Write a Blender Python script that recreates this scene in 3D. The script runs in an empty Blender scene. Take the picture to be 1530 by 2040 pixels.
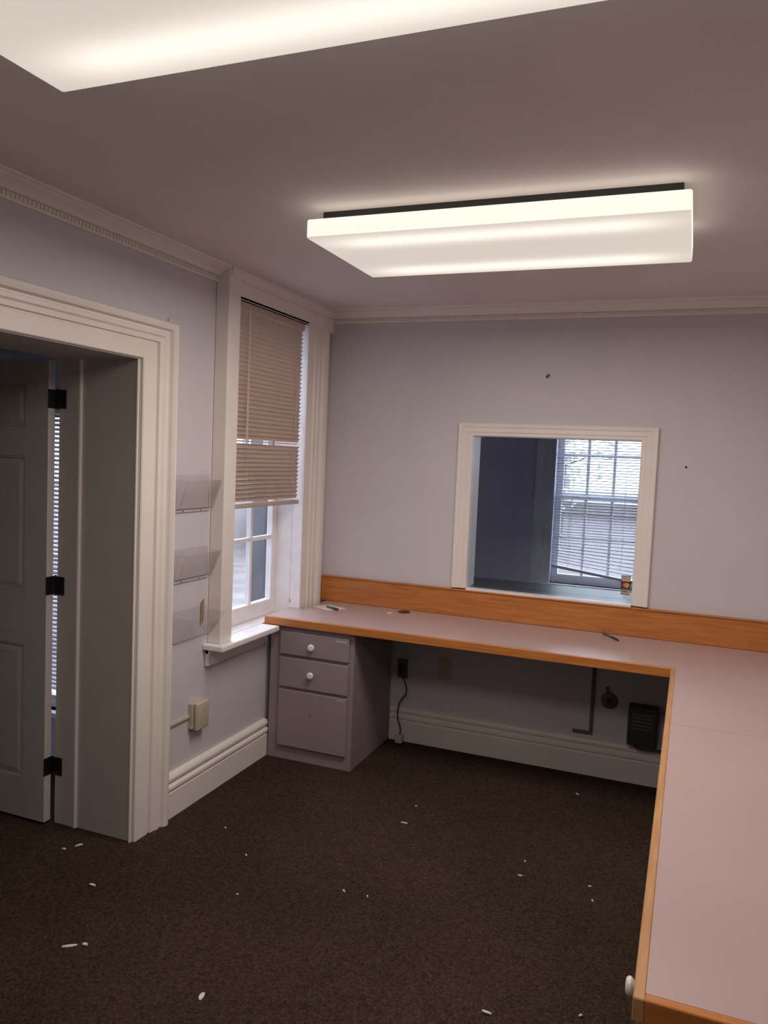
import bpy, bmesh, math, random
from mathutils import Vector, Matrix

random.seed(7)
S = bpy.context.scene
COL = S.collection

# ------------------------------------------------------------------ camera
F_PX = 1553.18
yaw, pit, rol = math.radians(21.496), math.radians(-4.075), math.radians(2.418)
fw = Vector((-math.sin(yaw) * math.cos(pit), math.cos(yaw) * math.cos(pit), math.sin(pit)))
r0 = Vector((math.cos(yaw), math.sin(yaw), 0))
u0 = r0.cross(fw)
rt = r0 * math.cos(rol) + u0 * math.sin(rol)
up = -r0 * math.sin(rol) + u0 * math.cos(rol)
cam_d = bpy.data.cameras.new('camera')
cam_d.sensor_fit = 'HORIZONTAL'
cam_d.sensor_width = 36.0
cam_d.lens = F_PX / 1530.0 * 36.0
cam_d.clip_start = 0.02
cam = bpy.data.objects.new('camera', cam_d)
COL.objects.link(cam)
m3 = Matrix((rt, up, -fw)).transposed()
cam.matrix_world = Matrix.Translation((0, 0, 1.6)) @ m3.to_4x4()
S.camera = cam

# ------------------------------------------------------------------ world, exposure
SKY = 7.5
w = bpy.data.worlds.new('overcast_sky')
S.world = w
w.use_nodes = True
bg = w.node_tree.nodes['Background']
bg.inputs['Color'].default_value = (0.80, 0.86, 1.0, 1)
bg.inputs['Strength'].default_value = SKY
S.view_settings.view_transform = 'Standard'
S.view_settings.look = 'None'
S.view_settings.gamma = 1.0
S.view_settings.use_curve_mapping = False
S.view_settings.exposure = 0.0
LAMP_W = 17.5          # watts of the downward light of a ceiling fixture
LAMP_FAR, LAMP_NEAR = 1.25, 0.68   # the nearer fixture has weaker tubes
LAMP_SPREAD = 180.0
LAMP_COL = (1.0, 0.90, 0.82)
DIFF_EMIT = 0.80       # glow of the acrylic diffusers

# ------------------------------------------------------------------ materials
def mat(name, col, rough=0.5, var=0.06, scale=8.0, bump=0.0, bscale=60.0, spec=0.5, metal=0.0, coat=0.0,
        stretch=None, col2=None):
    m = bpy.data.materials.new(name)
    m.use_nodes = True
    nt = m.node_tree
    b = nt.nodes['Principled BSDF']
    b.inputs['Roughness'].default_value = rough
    b.inputs['Specular IOR Level'].default_value = spec
    b.inputs['Metallic'].default_value = metal
    b.inputs['Coat Weight'].default_value = coat
    tc = nt.nodes.new('ShaderNodeTexCoord')
    mp = nt.nodes.new('ShaderNodeMapping')
    nt.links.new(tc.outputs['Object'], mp.inputs['Vector'])
    if stretch:
        mp.inputs['Scale'].default_value = stretch
    n = nt.nodes.new('ShaderNodeTexNoise')
    n.inputs['Scale'].default_value = scale
    n.inputs['Detail'].default_value = 4
    nt.links.new(mp.outputs['Vector'], n.inputs['Vector'])
    rp = nt.nodes.new('ShaderNodeValToRGB')
    c2 = col2 or tuple(c * (1 + var) for c in col)
    c1 = col if col2 else tuple(c * (1 - var) for c in col)
    rp.color_ramp.elements[0].position = 0.3
    rp.color_ramp.elements[1].position = 0.7
    rp.color_ramp.elements[0].color = (*c1, 1)
    rp.color_ramp.elements[1].color = (*c2, 1)
    nt.links.new(n.outputs['Fac'], rp.inputs['Fac'])
    nt.links.new(rp.outputs['Color'], b.inputs['Base Color'])
    if bump:
        n2 = nt.nodes.new('ShaderNodeTexNoise')
        n2.inputs['Scale'].default_value = bscale
        n2.inputs['Detail'].default_value = 3
        nt.links.new(mp.outputs['Vector'], n2.inputs['Vector'])
        bp = nt.nodes.new('ShaderNodeBump')
        bp.inputs['Strength'].default_value = bump
        bp.inputs['Distance'].default_value = 0.004
        nt.links.new(n2.outputs['Fac'], bp.inputs['Height'])
        nt.links.new(bp.outputs['Normal'], b.inputs['Normal'])
    return m

M = {}
M['wall'] = mat('lavender_wall_paint', (0.625, 0.59, 0.62), 0.7, 0.03, 3.0, 0.15, 90)
M['ceiling'] = mat('ceiling_paint', (0.76, 0.685, 0.665), 0.85, 0.03, 4.0, 0.3, 160)
M['trim'] = mat('cream_trim_paint', (0.84, 0.77, 0.72), 0.42, 0.03, 6.0, 0.05, 40)
M['door'] = mat('grey_door_paint', (0.58, 0.54, 0.50), 0.45, 0.04, 6.0)
M['sash'] = mat('white_sash_paint', (0.86, 0.82, 0.82), 0.4, 0.05, 14.0, 0.1, 60)
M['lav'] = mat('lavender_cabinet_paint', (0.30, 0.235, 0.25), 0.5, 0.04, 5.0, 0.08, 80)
M['lam'] = mat('mauve_laminate', (0.48, 0.355, 0.345), 0.27, 0.035, 2.5, 0.03, 250, spec=1.0)
M['knob'] = mat('white_porcelain', (0.80, 0.76, 0.72), 0.25, 0.02)
M['hinge'] = mat('black_hinge', (0.012, 0.011, 0.011), 0.4, 0.1)
M['black'] = mat('black_plastic', (0.04, 0.037, 0.037), 0.5, 0.1)
M['dark'] = mat('dark_grey_plastic', (0.13, 0.12, 0.12), 0.5, 0.1)
M['fixt'] = mat('dark_fixture_metal', (0.022, 0.022, 0.021), 0.5, 0.1)
M['blind'] = mat('beige_blind_slat', (0.66, 0.53, 0.45), 0.32, 0.04)
M['blindw'] = mat('pale_blind_slat', (0.72, 0.72, 0.76), 0.4, 0.04)
M['cord'] = mat('blind_cord', (0.60, 0.55, 0.50), 0.7)
M['cream'] = mat('cream_plastic', (0.52, 0.45, 0.34), 0.45, 0.06, 20)
M['paper'] = mat('white_paper', (0.72, 0.69, 0.62), 0.8)
M['chip'] = mat('white_scrap', (0.72, 0.68, 0.64), 0.8)
M['brown'] = mat('dark_brown_plastic', (0.09, 0.03, 0.02), 0.5)
M['tape'] = mat('old_tape', (0.30, 0.20, 0.14), 0.6, 0.2, 30)
M['far'] = mat('blue_grey_wall_paint', (0.60, 0.595, 0.74), 0.75, 0.04, 4)
M['fartrim'] = mat('far_trim_paint', (0.75, 0.75, 0.79), 0.5)
M['grey'] = mat('grey_counter', (0.07, 0.073, 0.085), 0.36)
M['stucco'] = mat('grey_blue_stucco', (0.105, 0.105, 0.108), 0.9, 0.2, 5, 0.6, 30)
M['siding'] = mat('pale_siding', (0.36, 0.325, 0.33), 0.7, 0.05, 3)
M['ground'] = mat('outdoor_ground', (0.17, 0.153, 0.155), 0.9, 0.2, 2)
M['hole'] = mat('dark_hole', (0.03, 0.025, 0.025), 0.8)
M['ash'] = mat('wall_anchor_plastic', (0.13, 0.11, 0.10), 0.6)
M['stbl'] = mat('sticker_black', (0.02, 0.015, 0.015), 0.4)
M['stcr'] = mat('sticker_cream', (0.45, 0.40, 0.33), 0.4)
M['stwh'] = mat('sticker_grey_white', (0.50, 0.48, 0.46), 0.4)
M['stred'] = mat('sticker_red', (0.60, 0.06, 0.05), 0.4)
M['stora'] = mat('sticker_orange', (0.80, 0.36, 0.08), 0.4)
M['styel'] = mat('sticker_yellow', (0.62, 0.50, 0.10), 0.4)
M['stblu'] = mat('sticker_blue', (0.22, 0.42, 0.60), 0.4)
M['stbr'] = mat('sticker_dark_brown', (0.16, 0.10, 0.07), 0.4)

# carpet: dark brown speckle
m = mat('brown_carpet', (0.026, 0.016, 0.011), 1.0, 0.4, 130.0, 1.0, 320, spec=0.05, col2=(0.085, 0.056, 0.040))
nt = m.node_tree
b = nt.nodes['Principled BSDF']
rp = [n for n in nt.nodes if n.type == 'VALTORGB'][0]
big = nt.nodes.new('ShaderNodeTexNoise')
big.inputs['Scale'].default_value = 1.6
big.inputs['Detail'].default_value = 5
tc = [n for n in nt.nodes if n.type == 'TEX_COORD'][0]
nt.links.new(tc.outputs['Object'], big.inputs['Vector'])
mr = nt.nodes.new('ShaderNodeMapRange')
mr.inputs['From Min'].default_value = 0.3
mr.inputs['From Max'].default_value = 0.7
mr.inputs['To Min'].default_value = 0.8
mr.inputs['To Max'].default_value = 1.15
nt.links.new(big.outputs['Fac'], mr.inputs['Value'])
mx = nt.nodes.new('ShaderNodeMix')
mx.data_type = 'RGBA'
mx.blend_type = 'MULTIPLY'
mx.inputs['Factor'].default_value = 1.0
nt.links.new(rp.outputs['Color'], mx.inputs['A'])
nt.links.new(mr.outputs['Result'], mx.inputs['B'])
nt.links.new(mx.outputs['Result'], b.inputs['Base Color'])
M['carpet'] = m

# maple wood, grain along X or along Y
def wood(name, stretch, k=1.0):
    return mat(name, (0.42 * k, 0.138 * k, 0.030 * k), 0.38, 0.1, 9.0, 0.05, 60, stretch=stretch,
               col2=(0.57 * k, 0.215 * k, 0.055 * k), coat=0.1)
M['woodx'] = wood('maple_grain_across', (0.7, 9, 9))
M['woody'] = mat('pale_maple_edge', (0.44, 0.215, 0.085), 0.4, 0.1, 9.0, 0.05, 60, stretch=(9, 0.7, 9), col2=(0.56, 0.30, 0.135))  # paler and less orange than the other edge bands

# thin glass: mostly clear, faint mirror reflection
def glass(name, tint, mirror, rough=0.02):
    m = bpy.data.materials.new(name)
    m.use_nodes = True
    nt = m.node_tree
    nt.nodes.remove(nt.nodes['Principled BSDF'])
    o = nt.nodes['Material Output']
    t = nt.nodes.new('ShaderNodeBsdfTransparent')
    t.inputs['Color'].default_value = (*tint, 1)
    g = nt.nodes.new('ShaderNodeBsdfGlossy')
    g.inputs['Roughness'].default_value = rough
    mix = nt.nodes.new('ShaderNodeMixShader')
    mix.inputs['Fac'].default_value = mirror
    nt.links.new(t.outputs[0], mix.inputs[1])
    nt.links.new(g.outputs[0], mix.inputs[2])
    nt.links.new(mix.outputs[0], o.inputs['Surface'])
    return m
M['glass'] = glass('window_glass', (0.93, 0.95, 0.96), 0.04)
M['acryl'] = glass('clear_acrylic', (0.975, 0.97, 0.97), 0.035, 0.12)

# glowing acrylic diffuser: two fluorescent tubes behind it show as soft bands
def diffuser_mat():
    m = bpy.data.materials.new('lit_acrylic_diffuser')
    m.use_nodes = True
    nt = m.node_tree
    b = nt.nodes['Principled BSDF']
    b.inputs['Base Color'].default_value = (0.35, 0.34, 0.32, 1)
    b.inputs['Roughness'].default_value = 0.35
    tc = nt.nodes.new('ShaderNodeTexCoord')
    sp = nt.nodes.new('ShaderNodeSeparateXYZ')
    nt.links.new(tc.outputs['Object'], sp.inputs[0])
    def mth(op, a, c=None, d=None):
        n = nt.nodes.new('ShaderNodeMath')
        n.operation = op
        for i, v in enumerate((a, c, d)):
            if v is None:
                continue
            if isinstance(v, (int, float)):
                n.inputs[i].default_value = v
            else:
                nt.links.new(v, n.inputs[i])
        return n.outputs[0]
    ay = mth('ABSOLUTE', sp.outputs['Y'])
    d = mth('DIVIDE', mth('SUBTRACT', ay, 0.195), 0.062)
    band = mth('EXPONENT', mth('MULTIPLY', mth('MULTIPLY', d, d), -1.0))
    ax = mth('ABSOLUTE', sp.outputs['X'])
    rm = nt.nodes.new('ShaderNodeMapRange')
    rm.interpolation_type = 'SMOOTHSTEP'
    rm.inputs['From Min'].default_value = 0.38
    rm.inputs['From Max'].default_value = 0.60
    rm.inputs['To Min'].default_value = 1.0
    rm.inputs['To Max'].default_value = 0.12
    nt.links.new(ax, rm.inputs['Value'])
    side = mth('GREATER_THAN', sp.outputs['Z'], 0.005)
    e = mth('ADD', mth('MULTIPLY', mth('MULTIPLY', band, rm.outputs[0]), 0.60), 0.74)
    e = mth('ADD', mth('MULTIPLY', e, mth('SUBTRACT', 1.0, side)), mth('MULTIPLY', side, 1.28))
    e = mth('MULTIPLY', e, DIFF_EMIT)
    nt.links.new(e, b.inputs['Emission Strength'])
    b.inputs['Emission Color'].default_value = (1.0, 0.91, 0.80, 1)
    return m
M['diff'] = diffuser_mat()

# blinds let a little light through
for k in ('blind',):
    nt = M[k].node_tree
    b = nt.nodes['Principled BSDF']
    o = nt.nodes['Material Output']
    t = nt.nodes.new('ShaderNodeBsdfTranslucent')
    t.inputs['Color'].default_value = (0.55, 0.40, 0.30, 1)
    mix = nt.nodes.new('ShaderNodeMixShader')
    mix.inputs['Fac'].default_value = 0.32
    nt.links.new(b.outputs[0], mix.inputs[1])
    nt.links.new(t.outputs[0], mix.inputs[2])
    nt.links.new(mix.outputs[0], o.inputs['Surface'])

# ------------------------------------------------------------------ mesh helpers
class MB:
    """collects shapes into one bmesh and links it as one mesh object"""
    def __init__(s):
        s.bm = bmesh.new()
    def box(s, x0, x1, y0, y1, z0, z1, bev=0.0, seg=1):
        r = bmesh.ops.create_cube(s.bm, size=1.0)
        vs = r['verts']
        for v in vs:
            v.co = Vector((x0 + (v.co.x + .5) * (x1 - x0), y0 + (v.co.y + .5) * (y1 - y0), z0 + (v.co.z + .5) * (z1 - z0)))
        if bev > 0:
            es = list({e for v in vs for e in v.link_edges})
            bmesh.ops.bevel(s.bm, geom=es, offset=bev, segments=seg, affect='EDGES', profile=0.5)
        return s
    def poly(s, pts, z0, z1):
        """closed xy outline raised from z0 to z1"""
        a = [s.bm.verts.new((p[0], p[1], z0)) for p in pts]
        c = [s.bm.verts.new((p[0], p[1], z1)) for p in pts]
        s.bm.faces.new(a[::-1]); s.bm.faces.new(c)
        n = len(pts)
        for i in range(n):
            s.bm.faces.new((a[i], a[(i + 1) % n], c[(i + 1) % n], c[i]))
        return s
    def sweep(s, prof, path, U, W, closed=True):
        """profile (u,w) carried along path points; U = list of in-plane offset vectors, W = list or one vector"""
        rings = []
        for i, p in enumerate(path):
            p = Vector(p); Ui = Vector(U[i]); Wi = Vector(W[i]) if isinstance(W, list) else Vector(W)
            rings.append([s.bm.verts.new(p + Ui * a + Wi * c) for a, c in prof])
        n = len(prof)
        for i in range(len(rings) - 1):
            for j in range(n if closed else n - 1):
                k = (j + 1) % n
                s.bm.faces.new((rings[i][j], rings[i][k], rings[i + 1][k], rings[i + 1][j]))
        if closed:
            s.bm.faces.new(rings[0]); s.bm.faces.new(rings[-1][::-1])
        return s
    def tube(s, pts, r, seg=8):
        pts = [Vector(p) for p in pts]
        rings = []
        for i, p in enumerate(pts):
            d = (pts[min(i + 1, len(pts) - 1)] - pts[max(i - 1, 0)]).normalized()
            a = d.orthogonal().normalized() if i == 0 else (prev - d * prev.dot(d)).normalized()
            prev = a
            c = d.cross(a)
            rr = r[i] if isinstance(r, (list, tuple)) else r
            rings.append([s.bm.verts.new(p + (a * math.cos(t) + c * math.sin(t)) * rr) for t in [2 * math.pi * k / seg for k in range(seg)]])
        for i in range(len(rings) - 1):
            for j in range(seg):
                k = (j + 1) % seg
                s.bm.faces.new((rings[i][j], rings[i][k], rings[i + 1][k], rings[i + 1][j]))
        s.bm.faces.new(rings[0][::-1]); s.bm.faces.new(rings[-1])
        return s
    def lathe(s, prof, base, axis, seg=20):
        """prof = (distance along axis, radius) pairs"""
        ax = Vector(axis).normalized(); a = ax.orthogonal().normalized(); c = ax.cross(a); base = Vector(base)
        rings = []
        for d, r in prof:
            rings.append([s.bm.verts.new(base + ax * d + (a * math.cos(t) + c * math.sin(t)) * r) for t in [2 * math.pi * k / seg for k in range(seg)]])
        for i in range(len(rings) - 1):
            for j in range(seg):
                k = (j + 1) % seg
                s.bm.faces.new((rings[i][j], rings[i][k], rings[i + 1][k], rings[i + 1][j]))
        s.bm.faces.new(rings[0][::-1]); s.bm.faces.new(rings[-1])
        return s
    def build(s, name, material, parent=None, smooth=False, origin=None):
        bmesh.ops.recalc_face_normals(s.bm, faces=s.bm.faces)
        if origin is None and parent is None:
            vs = [v.co for v in s.bm.verts]
            origin = Vector(((min(v.x for v in vs) + max(v.x for v in vs)) / 2, (min(v.y for v in vs) + max(v.y for v in vs)) / 2, min(v.z for v in vs)))
        if origin is not None:
            bmesh.ops.translate(s.bm, verts=s.bm.verts, vec=-Vector(origin))
        me = bpy.data.meshes.new(name)
        s.bm.to_mesh(me); s.bm.free()
        me.materials.append(material)
        if smooth:
            for p in me.polygons:
                p.use_smooth = True
            me.set_sharp_from_angle(angle=math.radians(35))
        o = bpy.data.objects.new(name, me)
        COL.objects.link(o)
        if origin is not None:
            o.location = origin
        if parent is not None:
            o.parent = parent
            # geometry is given in world space: parents are unrotated empties, so take their place off
            o.location = Vector(o.location) - wloc(parent)
        return o

def wloc(o):
    v = Vector(o.location)
    while o.parent:
        o = o.parent
        v += Vector(o.location)
    return v

def tag(o, label=None, cat=None, group=None, kind=None):
    if label: o['label'] = label
    if cat: o['category'] = cat
    if group: o['group'] = group
    if kind: o['kind'] = kind
    return o

def empty(name, loc):
    o = bpy.data.objects.new(name, None)
    o.empty_display_size = 0.05
    COL.objects.link(o)
    o.location = loc
    return o

def bx(name, mt, parent, *a, **k):
    return MB().box(*a, **k).build(name, mt, parent)

# ------------------------------------------------------------------ main dimensions (metres)
XL, XR, YB, YF, H = -2.03, 0.75, 4.09, -1.6, 2.41      # left wall, right wall, back wall, wall behind camera, ceiling
XW = -2.40                                             # far side of the thick left wall
DY0, DY1, DZ = 1.65, 2.49, 1.94                        # doorway in the left wall
WY0, WY1, WZ0, WZ1 = 3.045, 3.77, 0.712, 2.285         # window in the left wall
WF = -1.96                                             # front of the window surround
PX0, PX1, PZ0, PZ1 = -1.11, -0.25, 0.905, 1.73         # pass-through window in the back wall
YB2 = YB + 0.15                                        # far side of the back wall
FY = 6.15                                              # far wall of the room behind the glass
LY = 2.95                                              # back wall of the room beyond the doorway

# ------------------------------------------------------------------ setting
def struct(o, label, cat='room'):
    return tag(o, label, cat, kind='structure')

g = MB().box(-5.2, 2.2, YF - 0.1, LY + 0.1, -0.05, 0)
g.box(-2.25, 2.2, LY + 0.1, FY + 0.12, -0.05, 0)
struct(g.build('floor', M['carpet']), 'dark brown speckled carpet covering the whole floor', 'floor')
g = MB().box(-5.2, 2.2, YF - 0.1, LY + 0.1, H, H + 0.06)
g.box(-2.25, 2.2, LY + 0.1, FY + 0.12, H, H + 0.06)
struct(g.build('ceiling', M['ceiling']), 'plain matte ceiling with two light fixtures mounted on it', 'ceiling')

g = MB()
g.box(XW, XL, YF - 0.1, DY0, 0, H)
g.box(XW, XL, DY0, DY1, DZ, H)
g.box(XW, XL, DY1, WY0 - 0.012, 0, H)
g.box(-2.19, XL, WY0 - 0.012, WY1 + 0.012, 0, WZ0 - 0.03)
g.box(-2.19, XL, WY0 - 0.012, WY1 + 0.012, WZ1 + 0.012, H)
g.box(-2.19, XL, WY1 + 0.012, YB2, 0, H)
struct(g.build('wall_left', M['wall']), 'lavender grey wall with the doorway and the window', 'wall')
g = MB()
g.box(XL, PX0 - 0.01, YB, YB2, 0, H)
g.box(PX1 + 0.01, XR + 0.1, YB, YB2, 0, H)
g.box(PX0 - 0.01, PX1 + 0.01, YB, YB2, 0, PZ0 - 0.01)
g.box(PX0 - 0.01, PX1 + 0.01, YB, YB2, PZ1 + 0.01, H)
struct(g.build('wall_back', M['wall']), 'lavender grey wall holding the glazed pass-through above the desk', 'wall')
struct(bx('wall_right', M['wall'], None, XR, XR + 0.1, YF, YB, 0, H), 'lavender wall behind the return of the desk', 'wall')
struct(bx('wall_front', M['wall'], None, XL, XR, YF - 0.1, YF, 0, H), 'lavender wall behind the camera', 'wall')

# room behind the glass
FWX0, FWX1, FWZ0, FWZ1 = -1.0, -0.33, 0.665, 2.03
GX0, GX1 = 0.55, 1.22                                  # unseen extra window, added to bring daylight into that room
g = MB()
g.box(-2.25, FWX0, FY, FY + 0.12, 0, H); g.box(FWX1, GX0, FY, FY + 0.12, 0, H); g.box(GX1, 2.2, FY, FY + 0.12, 0, H)
g.box(GX0, GX1, FY, FY + 0.12, 0, FWZ0); g.box(GX0, GX1, FY, FY + 0.12, FWZ1, H)
g.box(FWX0, FWX1, FY, FY + 0.12, 0, FWZ0); g.box(FWX0, FWX1, FY, FY + 0.12, FWZ1, H)
struct(g.build('wall_next_room', M['far']), 'dark blue grey wall seen through the pass-through glass', 'wall')
struct(bx('wall_next_room_left', M['far'], None, -2.25, -2.15, YB2, FY, 0, H), 'dark side wall of the room behind the glass', 'wall')
struct(bx('wall_next_room_right', M['far'], None, 2.1, 2.2, YB2, FY, 0, H), 'right side wall of the room behind the glass', 'wall')
struct(bx('wall_next_room_front', M['far'], None, XR + 0.1, 2.1, YB, YB2, 0, H), 'front wall of the room behind the glass', 'wall')

# room beyond the doorway
LWX0, LWX1, LWZ0, LWZ1 = -3.35, -2.62, 0.27, 1.78
g = MB()
g.box(-5.2, LWX0, LY, LY + 0.1, 0, H); g.box(LWX1, XW, LY, LY + 0.1, 0, H)
g.box(LWX0, LWX1, LY, LY + 0.1, 0, LWZ0); g.box(LWX0, LWX1, LY, LY + 0.1, LWZ1, H)
struct(g.build('wall_side_room', M['far']), 'wall with a tall blind seen through the gap at the door hinges', 'wall')
struct(bx('wall_side_room_left', M['far'], None, -5.2, -5.1, YF, LY, 0, H), 'far left wall of the side room', 'wall')
struct(bx('wall_side_room_front', M['far'], None, -5.1, XW, YF - 0.1, YF, 0, H), 'front wall of the side room', 'wall')

# baseboards
BB = [(0, 0), (0.026, 0), (0.026, 0.112), (0.020, 0.118), (0.020, 0.122), (0.030, 0.128), (0.030, 0.140), (0.022, 0.150), (0.016, 0.152),
      (0.016, 0.158), (0.026, 0.163), (0.027, 0.176), (0.020, 0.187), (0.006, 0.192), (0, 0.192)]
o = MB().sweep(BB, [(XL, 2.69, 0), (XL, 3.545, 0)], [(1, 0, 0)] * 2, (0, 0, 1)).build('baseboard_left', M['trim'], smooth=True)
struct(o, 'tall cream moulded baseboard between the doorway and the drawer cabinet', 'baseboard')
o = MB().sweep(BB, [(-1.515, YB, 0), (XR, YB, 0)], [(0, -1, 0)] * 2, (0, 0, 1)).build('baseboard_back', M['trim'], smooth=True)
struct(o, 'tall cream moulded baseboard in shadow under the desk', 'baseboard')
o = MB().sweep(BB, [(XL, YF, 0), (XL, DY0 - 0.2, 0)], [(1, 0, 0)] * 2, (0, 0, 1)).build('baseboard_left_near', M['trim'], smooth=True)
struct(o, 'cream moulded baseboard on the near side of the doorway', 'baseboard')

# crown mouldings, with a row of tiny dentils
CR = [(0, 0), (0.010, 0), (0.012, 0.006), (0.012, 0.024), (0.024, 0.027), (0.030, 0.034), (0.040, 0.046), (0.056, 0.052), (0.062, 0.056),
      (0.062, 0.060), (0.074, 0.062), (0.080, 0.068), (0, 0.068)]
ZC = H - 0.068
def crown(name, a, c, u, label, z=ZC):
    a, c, u = Vector(a), Vector(c), Vector(u)
    o = MB().sweep(CR, [a + Vector((0, 0, z)), c + Vector((0, 0, z))], [u] * 2, (0, 0, 1)).build(name, M['trim'], smooth=True)
    struct(o, label, 'crown moulding')
    d = (c - a); n = int(d.length / 0.017); d.normalize()
    g = MB()
    for i in range(n):
        p = a + d * (0.017 * (i + 0.5)) + u * 0.012
        q = p + d * 0.0105 + u * 0.005
        g.box(min(p.x, q.x), max(p.x, q.x), min(p.y, q.y), max(p.y, q.y), z + 0.008, z + 0.0225)
    dn = g.build('dentil', M['trim'], o)
    dn['kind'] = 'stuff'
    return o
crown('trim_1', (XL, YF, 0), (XL, 3.0, 0), (1, 0, 0), 'cream crown moulding with dentils above the doorway')
crown('trim_2', (WF, YB, 0), (XR, YB, 0), (0, -1, 0), 'cream crown moulding with dentils above the pass-through')

# ------------------------------------------------------------------ doorway casing
CP = [(0, 0), (0, 0.020), (0.004, 0.024), (0.078, 0.024), (0.082, 0.018), (0.086, 0.018), (0.090, 0.030), (0.112, 0.030), (0.120, 0.036), (0.138, 0.036),
      (0.142, 0.030), (0.148, 0.030), (0.156, 0.046), (0.172, 0.052), (0.186, 0.048), (0.190, 0.040), (0.190, 0)]
path = [(XL, DY0, 0), (XL, DY0, DZ), (XL, DY1, DZ), (XL, DY1, 0)]
U = [(0, -1, 0), (0, -1, 0.84), (0, 1, 0.84), (0, 1, 0)]
t3 = empty('trim_3', (XL, (DY0 + DY1) / 2, 0))
struct(t3, 'wide cream moulded casing around the open doorway', 'door casing')
MB().sweep(CP, path, U, (1, 0, 0)).build('casing', M['trim'], t3, smooth=True)
# deep jambs: a flat panel, a bead, a second board
g = MB()
g.box(-2.30, XL + 0.012, DY1 - 0.004, DY1 + 0.0, 0, DZ)
g.box(XW - 0.012, -2.312, DY1 - 0.014, DY1 + 0.02, 0, DZ, bev=0.002)
g.build('jamb_panel', M['door'], t3)
MB().tube([(-2.306, DY1 - 0.008, 0.0), (-2.306, DY1 - 0.008, DZ)], 0.0085, 10).build('bead', M['trim'], t3, smooth=True)
MB().tube([(-2.026, DY1 - 0.007, 0.0), (-2.026, DY1 - 0.007, DZ)], 0.006, 10).build('bead', M['trim'], t3, smooth=True)
g = MB().box(XW + 0.005, XL + 0.012, DY0, DY0 + 0.004, 0, DZ)
g.build('jamb_panel', M['door'], t3)
MB().box(XW + 0.005, XL + 0.012, DY0 + 0.004, DY1 - 0.014, DZ - 0.004, DZ).build('head_panel', M['door'], t3)
MB().tube([(XL + 0.035, 2.605, 2.085), (XL + 0.045, 2.605, 2.098), (XL + 0.045, 2.607, 2.112), (XL + 0.04, 2.609, 2.115)], 0.0013, 6).build('bent_nail', M['black'], t3)

# ------------------------------------------------------------------ door, standing open in the side room
dX1, dX0, dYa, dYb, dZa, dZb = -2.432, -3.24, 2.438, 2.474, 0.012, 1.93
d = empty('door_1', (dX1, 2.456, 0))
struct(d, 'grey painted panelled door standing open beyond the doorway', 'door')
g = MB()
cols = [(-2.79, -2.552), (-3.115, -2.875)]
rows = [(0.18, 0.755), (0.978, 1.54), (1.66, 1.83)]
xs = [dX0, cols[1][0], cols[1][1], cols[0][0], cols[0][1], dX1]
for a, c in ((0, 1), (2, 3), (4, 5)):
    g.box(xs[a], xs[c], dYa, dYb, dZa, dZb)
zs = [dZa, rows[0][0], rows[0][1], rows[1][0], rows[1][1], rows[2][0], rows[2][1], dZb]
for c in cols:
    for a in (0, 2, 4, 6):
        g.box(c[0], c[1], dYa, dYb, zs[a], zs[a + 1])
g.build('slab', M['door'], d)
for c in cols:
    for r in rows:
        q = MB().box(c[0], c[1], dYa + 0.012, dYb - 0.012, r[0], r[1])
        # raised field with sloping borders
        e = 0.035
        for (y0, y1) in ((dYa + 0.012, dYa + 0.004),):
            A = [q.bm.verts.new(v) for v in ((c[0] + .006, y0, r[0] + .006), (c[1] - .006, y0, r[0] + .006), (c[1] - .006, y0, r[1] - .006), (c[0] + .006, y0, r[1] - .006))]
            B = [q.bm.verts.new(v) for v in ((c[0] + e, y1, r[0] + e), (c[1] - e, y1, r[0] + e), (c[1] - e, y1, r[1] - e), (c[0] + e, y1, r[1] - e))]
            q.bm.faces.new(B)
            for i in range(4):
                q.bm.faces.new((A[i], A[(i + 1) % 4], B[(i + 1) % 4], B[i]))
        q.build('panel', M['door'], d)
        tr = MB()
        s = 0.009
        for x0, x1, z0, z1 in ((c[0], c[1], r[0], r[0] + s), (c[0], c[1], r[1] - s, r[1]), (c[0], c[0] + s, r[0] + s, r[1] - s), (c[1] - s, c[1], r[0] + s, r[1] - s)):
            tr.box(x0, x1, dYa + 0.003, dYa + 0.012, z0, z1, bev=0.002)
        tr.build('panel_moulding', M['door'], d)
MB().lathe([(0, 0.006), (0.003, 0.006)], (-2.69, dYa, 0.94), (0, -1, 0), 10).build('screw_hole', M['hole'], d)
for z in (1.776, 1.012, 0.248):
    hg = empty('hinge', (dX1, dYa, z)); hg.parent = d; hg.location = Vector((dX1, dYa, z)) - wloc(d)
    MB().box(dX1, dX1 + 0.003, dYa - 0.004, dYb + 0.004, z - 0.038, z + 0.038, bev=0.001).build('door_leaf', M['hinge'], hg)
    MB().box(-2.425, -2.372, DY1 - 0.018, DY1 - 0.014, z - 0.038, z + 0.038, bev=0.001).build('jamb_leaf', M['hinge'], hg)
    MB().tube([(-2.422, 2.478, z - 0.042), (-2.422, 2.478, z + 0.042)], 0.0055, 10).build('knuckle', M['hinge'], hg, smooth=True)

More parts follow.
